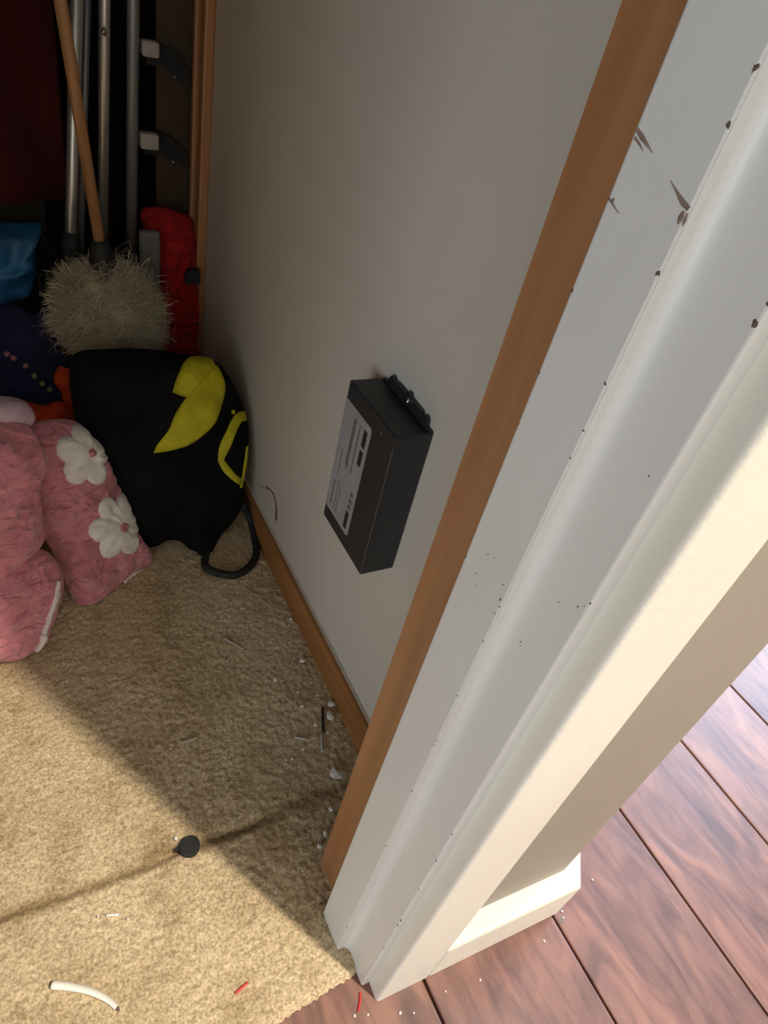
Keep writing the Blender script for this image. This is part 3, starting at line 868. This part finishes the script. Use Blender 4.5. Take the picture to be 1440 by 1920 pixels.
sp = [nv.P(*q, 0.016) for q in [(-0.0257, 0.123), (-0.006, 0.1241), (0.0135, 0.1203), (0.0393, 0.107), (0.0602, 0.1054), (0.0789, 0.1124), (0.079, 0.1349), (0.0755, 0.1554), (0.0811, 0.1695)]]
rads = spline([(r,) for r in (0.012, 0.013, 0.012, 0.016, 0.021, 0.016, 0.010, 0.014, 0.011)], 6)
oc = from_bm('orange_scarf', bm_tube([tuple(p) for p in spline([tuple(p) for p in sp], 6)], [float(r[0]) for r in rads], 14), M['orange'], None, True)
tag(oc, 'orange knitted scarf peeping out between navy cloth and black bag', 'scarf')

# ------------------------------------------------------------------ black bag with yellow trim
bag = empty('black_bag', (0.18, 0.70, 0.004))
tag(bag, 'black cloth bag with yellow trim slumped against the closet wall', 'bag')
bg = Soft(((0.15, 0.69, 0.0), (1.0, 0.0, 0.0), (0.0, 0.44721, 0.89443)), [(-0.0712, 0.2746), (-0.0301, 0.2816), (0.0151, 0.2808), (0.0585, 0.2739), (0.1005, 0.2653), (0.121, 0.2444), (0.1359, 0.2105), (0.1443, 0.176), (0.1426, 0.1298), (0.1323, 0.0876), (0.1273, 0.052), (0.1078, 0.0266), (0.089, 0.0093), (0.0738, -0.0225), (0.0511, -0.0165), (0.0408, 0.0113), (0.0194, 0.0199), (-0.0066, 0.0135), (-0.0359, 0.0349), (-0.0592, 0.0944), (-0.0713, 0.1529), (-0.0784, 0.2148)],
          0.042, 0.085, fold=0.010, fscale=11, power=2.6, seed=2, center=[(0.0225, 0.1574)][0])
bg.build('bag_body', M['blackcloth'], bag, rings=34, seg=110)
def poly_radius(c, pts):
    q = np.array(spline(list(pts) + [pts[0]], 4)) - np.array(c)
    th = np.arctan2(q[:, 1], q[:, 0]); rr_ = np.hypot(q[:, 0], q[:, 1]); o = np.argsort(th)
    return lambda t: float(np.interp(t, th[o], rr_[o], period=2 * math.pi))
yc, yo = [(0.0722, 0.2147)][0], [(0.0542, 0.2209), (0.0669, 0.2358), (0.0826, 0.2505), (0.1021, 0.2582), (0.109, 0.2435), (0.1099, 0.2268), (0.1006, 0.2041), (0.0822, 0.1797), (0.0572, 0.1628), (0.0307, 0.1551), (0.0151, 0.153), (0.0028, 0.1543), (0.017, 0.1716), (0.0258, 0.1824), (0.0328, 0.1961), (0.0401, 0.2062)]
yb = bg.patch('yellow_band', M['yellow'], bag, yc, poly_radius(yc, yo), 0.004, 9, 110)
yc, yo = [(0.0702, 0.2483)][0], [(0.036, 0.2277), (0.044, 0.2454), (0.0567, 0.2615), (0.0714, 0.2692), (0.0928, 0.2677), (0.1024, 0.261), (0.091, 0.2473), (0.0739, 0.234), (0.057, 0.2207), (0.0459, 0.2229)]
bg.patch('yellow_fold', M['yellow'], yb, yc, poly_radius(yc, yo), 0.008, 7, 80)
bg.strip('yellow_piping', M['yellow'], bag, [(0.1395, 0.1855, 0.0061), (0.1256, 0.1858, 0.0068), (0.1099, 0.1714, 0.0067), (0.0999, 0.1512, 0.0075), (0.0929, 0.1306, 0.0038)], 0.004)
bg.strip('yellow_piping', M['yellow'], bag, [(0.0924, 0.1337, 0.0038), (0.0996, 0.1191, 0.0053), (0.11, 0.1054, 0.0046), (0.1241, 0.0942, 0.0046)], 0.004)
bg.strip('yellow_piping', M['yellow'], bag, [(0.1373, 0.1444, 0.0023), (0.1344, 0.126, 0.0038), (0.1289, 0.1062, 0.0039), (0.1235, 0.0863, 0.0031)], 0.004)
bg.patch('stud', M['yellow'], bag, [(0.1179, 0.1947)][0], lambda th: 0.003, 0.002, 3, 12)
lp = [(0.2032, 0.6654, 0.012), (0.2061, 0.6409, 0.012), (0.2183, 0.6239, 0.012), (0.2393, 0.614, 0.012), (0.2609, 0.622, 0.012), (0.2798, 0.6434, 0.012), (0.2889, 0.6754, 0.012), (0.2897, 0.7076, 0.012)]
lp = [(x, y, 0.013) for x, y, z in lp]
lp[0] = tuple(bg.P(*[(0.065, 0.0013)][0], -0.006)); lp[-1] = (lp[-1][0], lp[-1][1], 0.03)
lp.append(tuple(bg.P(*[(0.126, 0.0563)][0], -0.004)))
from_bm('strap_loop', bm_tube([tuple(p) for p in spline(lp, 6)], 0.0054, 12), M['rubber'], bag, True)

# ------------------------------------------------------------------ pink fleece jacket with daisies
jk = empty('fleece_jacket', (0.02, 0.60, 0.006))
tag(jk, 'pink textured fleece jacket with white daisy patches heaped on the carpet', 'jacket')
sl = Soft(((-0.05, 0.575, 0.012), (0.86066, 0.50918, 0.0), (-0.23491, 0.39707, 0.88722)), [(0.1312, 0.2179), (0.1565, 0.2162), (0.1849, 0.2069), (0.1981, 0.1943), (0.2074, 0.1657), (0.2113, 0.1249), (0.2133, 0.0776), (0.2126, 0.0296), (0.2187, -0.0136), (0.1792, -0.0153), (0.1415, -0.0216), (0.1154, -0.0243), (0.1013, -0.0131), (0.1006, 0.0129), (0.1032, 0.0486), (0.1008, 0.0946), (0.0997, 0.1377), (0.1041, 0.1765), (0.1168, 0.2041)],
          0.030, 0.014, fold=0.004, fscale=18, power=3.2, seed=1, fine=0.0075, finescale=85, center=[(0.1502, 0.1054)][0])
sl.build('sleeve', M['pink'], jk, rings=60, seg=200)
def petals(n, r, ph, k=0.2):
    return lambda th: r * (1 - k + k * 1.3 * abs(math.sin(n * (th - ph) / 2)) ** 0.75)
SCL = [(0.1724, 0.1646, 0.0353), (0.1764, 0.0675, 0.0399), (0.1769, 0.1677, 0.0072), (0.1799, 0.0641, 0.0083)]
for (cx, cy, r), (hx, hy, hr), ph in ((SCL[0], SCL[2], 0.5), (SCL[1], SCL[3], 0.2)):
    pt = sl.patch('daisy_patch', M['daisy'], jk, (cx, cy), petals(6 if ph < .3 else 5, r, ph, 0.26), 0.006, 10, 90)
    sl.patch('daisy_center', M['pink'], pt, (hx, hy), lambda th, q=hr: q, 0.0085, 4, 20)
bd = Soft(((-0.05, 0.56, 0.012), (0.86066, 0.50918, 0.0), (-0.16603, 0.28063, 0.94535)), [(0.0187, 0.2735), (0.0658, 0.2609), (0.0962, 0.2505), (0.1216, 0.2359), (0.1251, 0.2066), (0.1048, 0.1762), (0.0966, 0.1395), (0.0881, 0.1088), (0.0629, 0.0948), (0.0345, 0.0874), (-0.0045, 0.0952), (-0.0369, 0.1365)],
          0.03, 0.03, fold=0.007, fscale=14, power=3, seed=4, fine=0.0075, finescale=85)
bd.build('body_panel', M['pink'], jk, rings=50, seg=180)
pk = Soft(((-0.05, 0.56, 0.012), (0.86066, 0.50918, 0.0), (-0.16603, 0.28063, 0.94535)), [(-0.0092, 0.1121), (0.0299, 0.1079), (0.0673, 0.1066), (0.0894, 0.0935), (0.0974, 0.0648), (0.0894, 0.0404), (0.0693, 0.0145), (0.0454, -0.0083), (0.0166, -0.0118), (-0.0091, 0.0057), (-0.0375, 0.0404)],
          0.026, 0.02, fold=0.003, fscale=18, power=3, seed=6, fine=0.005, finescale=80, lift=0.004)
pk.build('lower_panel', M['pink'], jk, rings=44, seg=160)
pk.strip('zipper', M['zipper'], jk, [(0.0792, 0.0655, 0.0025), (0.0721, 0.0518, 0.0037), (0.0599, 0.0353, 0.0034), (0.0475, 0.0222, 0.0028), (0.0406, 0.0146, 0.0025)], 0.004)
zp = pk.strip('zipper_pull', M['zipper'], jk, [(0.0411, 0.0158, 0.0037), (0.0388, 0.0096, 0.0037), (0.0359, 0.0037, 0.0025), (0.0312, -0.0055, 0.0028)], 0.006, n=5)
sl.strip('lining_edge', M['daisy'], jk, [(0.1962, -0.0138, 0.0022), (0.185, -0.0121, 0.0043), (0.1696, -0.0128, 0.0036), (0.1638, -0.0141, 0.0014)], 0.003)
hd = Soft(((-0.05, 0.56, 0.012), (0.86066, 0.50918, 0.0), (-0.16603, 0.28063, 0.94535)), [(0.0602, 0.2744), (0.093, 0.2728), (0.1256, 0.2637), (0.1389, 0.2517), (0.1409, 0.2354), (0.1252, 0.2283), (0.0926, 0.2411), (0.0514, 0.2522)], 0.022, 0.03, fold=0.004, fscale=20, power=2.5, seed=8, fine=0.004, finescale=80, lift=-0.02)
hd.build('hood_edge', M['pinkpale'], jk, rings=24, seg=80)

# ------------------------------------------------------------------ litter on the carpet and the hall floor
CZ = 0.0085
discs = (0.0916, 0.2823)
dd = empty('rubber_disc', (discs[0], discs[1], CZ))
tag(dd, 'small round black rubber disc lying on the carpet seam line', 'disc')
from_bm('disc_body', bm_tube([(discs[0], discs[1], 0.004), (discs[0], discs[1], CZ + 0.0035), (discs[0], discs[1], CZ + 0.0045)], [0.0096, 0.0096, 0.0088], 28), M['rubber'], dd)
from_bm('disc_tab', bm_box(discs[0] - 0.0135, discs[1] + 0.0005, 0.006, discs[0] - 0.007, discs[1] + 0.0035, CZ + 0.002), M['rubber'], dd)

tube_pts = [(-0.0375, 0.2147), (-0.0262, 0.2085), (-0.0132, 0.1999), (-0.0042, 0.1919), (0.0017, 0.1853), (0.0059, 0.1786)]
wt = empty('wire_sleeve', (-0.015, 0.2, CZ))
tag(wt, 'curved white stripped wire sleeve on the lit carpet, longest scrap', 'scrap')
P = spline([(x, y, CZ + 0.0022) for x, y in tube_pts], 6)
from_bm('sleeve_body', bm_tube([tuple(p) for p in P], [0.0033 - 0.0012 * i / len(P) for i in range(len(P))], 12), M['whitewire'], wt, True)
from_bm('copper_end', bm_tube([(0.0054, 0.1792, CZ + 0.002), (0.0074, 0.1756, CZ + 0.0012)], [0.0018, 0.0006], 8), M['chip'], wt, True)

def scrap(name, label, a, b, r, m, z=CZ, sag=0.0):
    mid = ((a[0] + b[0]) / 2 + sag, (a[1] + b[1]) / 2, z)
    o = from_bm(name, bm_tube([tuple(p) for p in spline([(a[0], a[1], z), mid, (b[0], b[1], z)], 5)], r, 8), M[m], None, True)
    tag(o, label, 'scrap')
scrap('wire_scrap', 'red wire scrap on the lit carpet near the threshold', (0.0959, 0.1501), (0.1078, 0.1533), 0.0011, 'redwire')
scrap('wire_scrap', 'red wire scrap on the wood floor at the foot of the jamb', (0.1971, 0.108), (0.1893, 0.0961), 0.0009, 'redwire', 0.0012, 0.0007)
scrap('wire_scrap', 'short white wire scrap alone in the middle of lit carpet', (0.0102, 0.2511), (0.0204, 0.2478), 0.0012, 'whitewire')
scrap('wire_scrap', 'black wire scrap near the oak baseboard', (0.2751, 0.3828), (0.2633, 0.3531), 0.0016, 'blackwire')
scrap('wire_scrap', 'pale bare wire end in line with the black scrap', (0.2602, 0.3506), (0.2525, 0.3306), 0.0014, 'greywire')
scrap('paper_scrap', 'pale sliver lying left of the black wire scrap', (0.2294, 0.358), (0.2428, 0.3504), 0.0014, 'greywire')
scrap('paper_scrap', 'pale sliver on shaded carpet, upper of a crossed pair', (0.1959, 0.5162), (0.2129, 0.4933), 0.0011, 'greywire')
scrap('paper_scrap', 'pale sliver on shaded carpet, lower of a crossed pair', (0.1888, 0.4814), (0.2016, 0.4943), 0.0011, 'greywire')
scrap('paper_scrap', 'pale thin sliver alone near the shadow line on the carpet', (0.1116, 0.3933), (0.1293, 0.3938), 0.0009, 'greywire')

def crumb_mesh(seed):
    bm = bmesh.new()
    bmesh.ops.create_icosphere(bm, subdivisions=1, radius=1.0)
    q = random.Random(seed)
    for v in bm.verts:
        v.co *= q.uniform(0.7, 1.25); v.co.z *= 0.7
    me = bpy.data.meshes.new('plaster_crumb'); bm.to_mesh(me); bm.free()
    me.materials.append(M['crumb'])
    return me
meshes = [crumb_mesh(i) for i in range(5)]
def crumb(x, y, r, z, label, group, sy=1.0, i=0):
    o = bpy.data.objects.new('plaster_crumb', meshes[i % 5])
    COL.objects.link(o)
    o.location = (x, y, z + r * 0.5); o.scale = (r, r * sy, r * 0.8); o.rotation_euler = (0, 0, i * 1.3)
    tag(o, label, 'crumb', group)
inner = [(0.2873, 0.522, .0026), (0.2769, 0.4539, .0036), (0.2356, 0.4381, .0028), (0.2553, 0.413, .0022), (0.2761, 0.4004, .0022), (0.2523, 0.3929, .0026), (0.2865, 0.3839, .0040),
         (0.2794, 0.3698, .0050), (0.2585, 0.3644, .0032), (0.2684, 0.3506, .0022), (0.2330, 0.3405, .0019), (0.2355, 0.2664, .0030), (0.2100, 0.2362, .0028), (0.2204, 0.2453, .0030), (0.2112, 0.3354, .0018), (0.2178, 0.3344, .0016)]
inner_labels = [
    'white crumb touching the oak baseboard, farthest into the closet',
    'curved white crumb by the baseboard, second farthest into the closet',
    'white crumb farthest left of those along the oak baseboard',
    'small white crumb between the leftmost crumb and the baseboard',
    'small white crumb close to the baseboard, above the larger flakes',
    'round white crumb left of the black wire scrap tip',
    'elongated white flake at the baseboard above the black wire scrap',
    'broad white flake right of the black wire scrap',
    'white crumb just left of the black wire scrap',
    'small white crumb at the lower end of the black wire scrap',
    'small white crumb below the pale sliver beside the black wire',
    'white crumb beside the bare oak jamb, below the largest flake',
    'white crumb at the foot of the bare oak jamb, lowest of all',
    'white crumb at the bare oak jamb, second from its foot',
    'tiny crumb, left one of a close pair on shaded carpet',
    'tiny crumb, right one of a close pair on shaded carpet']
for i, (x, y, r) in enumerate(inner):
    crumb(x, y, r, CZ - 0.001, inner_labels[i], 'crumbs along the oak baseboard', 1.35 if i in (1, 6, 7) else 1.0, i)
crumb(0.2560, 0.2990, .0062, CZ, 'largest pale plaster flake, on carpet beside the bare oak jamb', None, 1.7, 3)
open_labels = [
    'tiny crumb just left of the short white wire scrap',
    'tiny crumb just right of the short white wire scrap',
    'white crumb touching the upper left of the black rubber disc',
    'tiny crumb beside the dark seam line in the shaded carpet',
    'tiny crumb in the shade near the foot of the white stop board',
    'tiny crumb on shaded carpet, left of the one by the stop board',
    'tiny crumb above the rubber disc near the pale thin sliver',
    'tiny crumb in the middle of the shaded carpet']
for i, (x, y, r) in enumerate([(0.0038, 0.2529, .0012), (0.0264, 0.2411, .0014), (0.0817, 0.2945, .0020), (0.1445, 0.292, .0014), (0.1851, 0.2203, .0014), (0.1544, 0.212, .0013), (0.0993, 0.3897, .0012), (0.1807, 0.3733, .0012)]):
    crumb(x, y, r, CZ, open_labels[i], 'crumbs on the open carpet', 1.0, i)
wood_labels = [
    'tiny crumb at the end corner of the white hall baseboard, upper of two',
    'tiny crumb at the end corner of the white hall baseboard, lower of two',
    'tiny crumb left of the red wire scrap on the wood floor',
    'tiny crumb on the wood in front of the casing foot',
    'tiny crumb right of the red wire scrap on the wood floor',
    'tiny crumb on the wood beyond the baseboard corner, farthest right',
    'tiny crumb below the middle of the white hall baseboard',
    'tiny crumb below the right end of the white hall baseboard',
    'tiny crumb on the wood close below the casing and baseboard joint',
    'tiny crumb on the wood close to the casing foot']
for i, (x, y, r) in enumerate([(0.4193, 0.0866, .0012), (0.4166, 0.0812, .001), (0.1856, 0.0948, .0013), (0.2235, 0.080, .0016), (0.1967, 0.0907, .0012), (0.4718, 0.0979, .0012), (0.3053, 0.0712, .0012), (0.3843, 0.0723, .0012), (0.27, 0.077, .001), (0.235, 0.075, .001)]):
    crumb(x, y, r, 0.0003, wood_labels[i], 'crumbs on the wood floor', 1.0, i)

# grey dust at the baseboard corner, and dark spots trodden into the carpet
for i, (x, y, r, a_) in enumerate(((0.421, 0.092, .010, .6), (0.414, 0.080, .006, 1.2))):
    blotch('dust_smudge', M['dust'], floor, (x, y, 0.0002), (1, 0, 0), (0, 1, 0), (0, 0, 1), r, a_, 500 + i, n=14, th=0.0003)
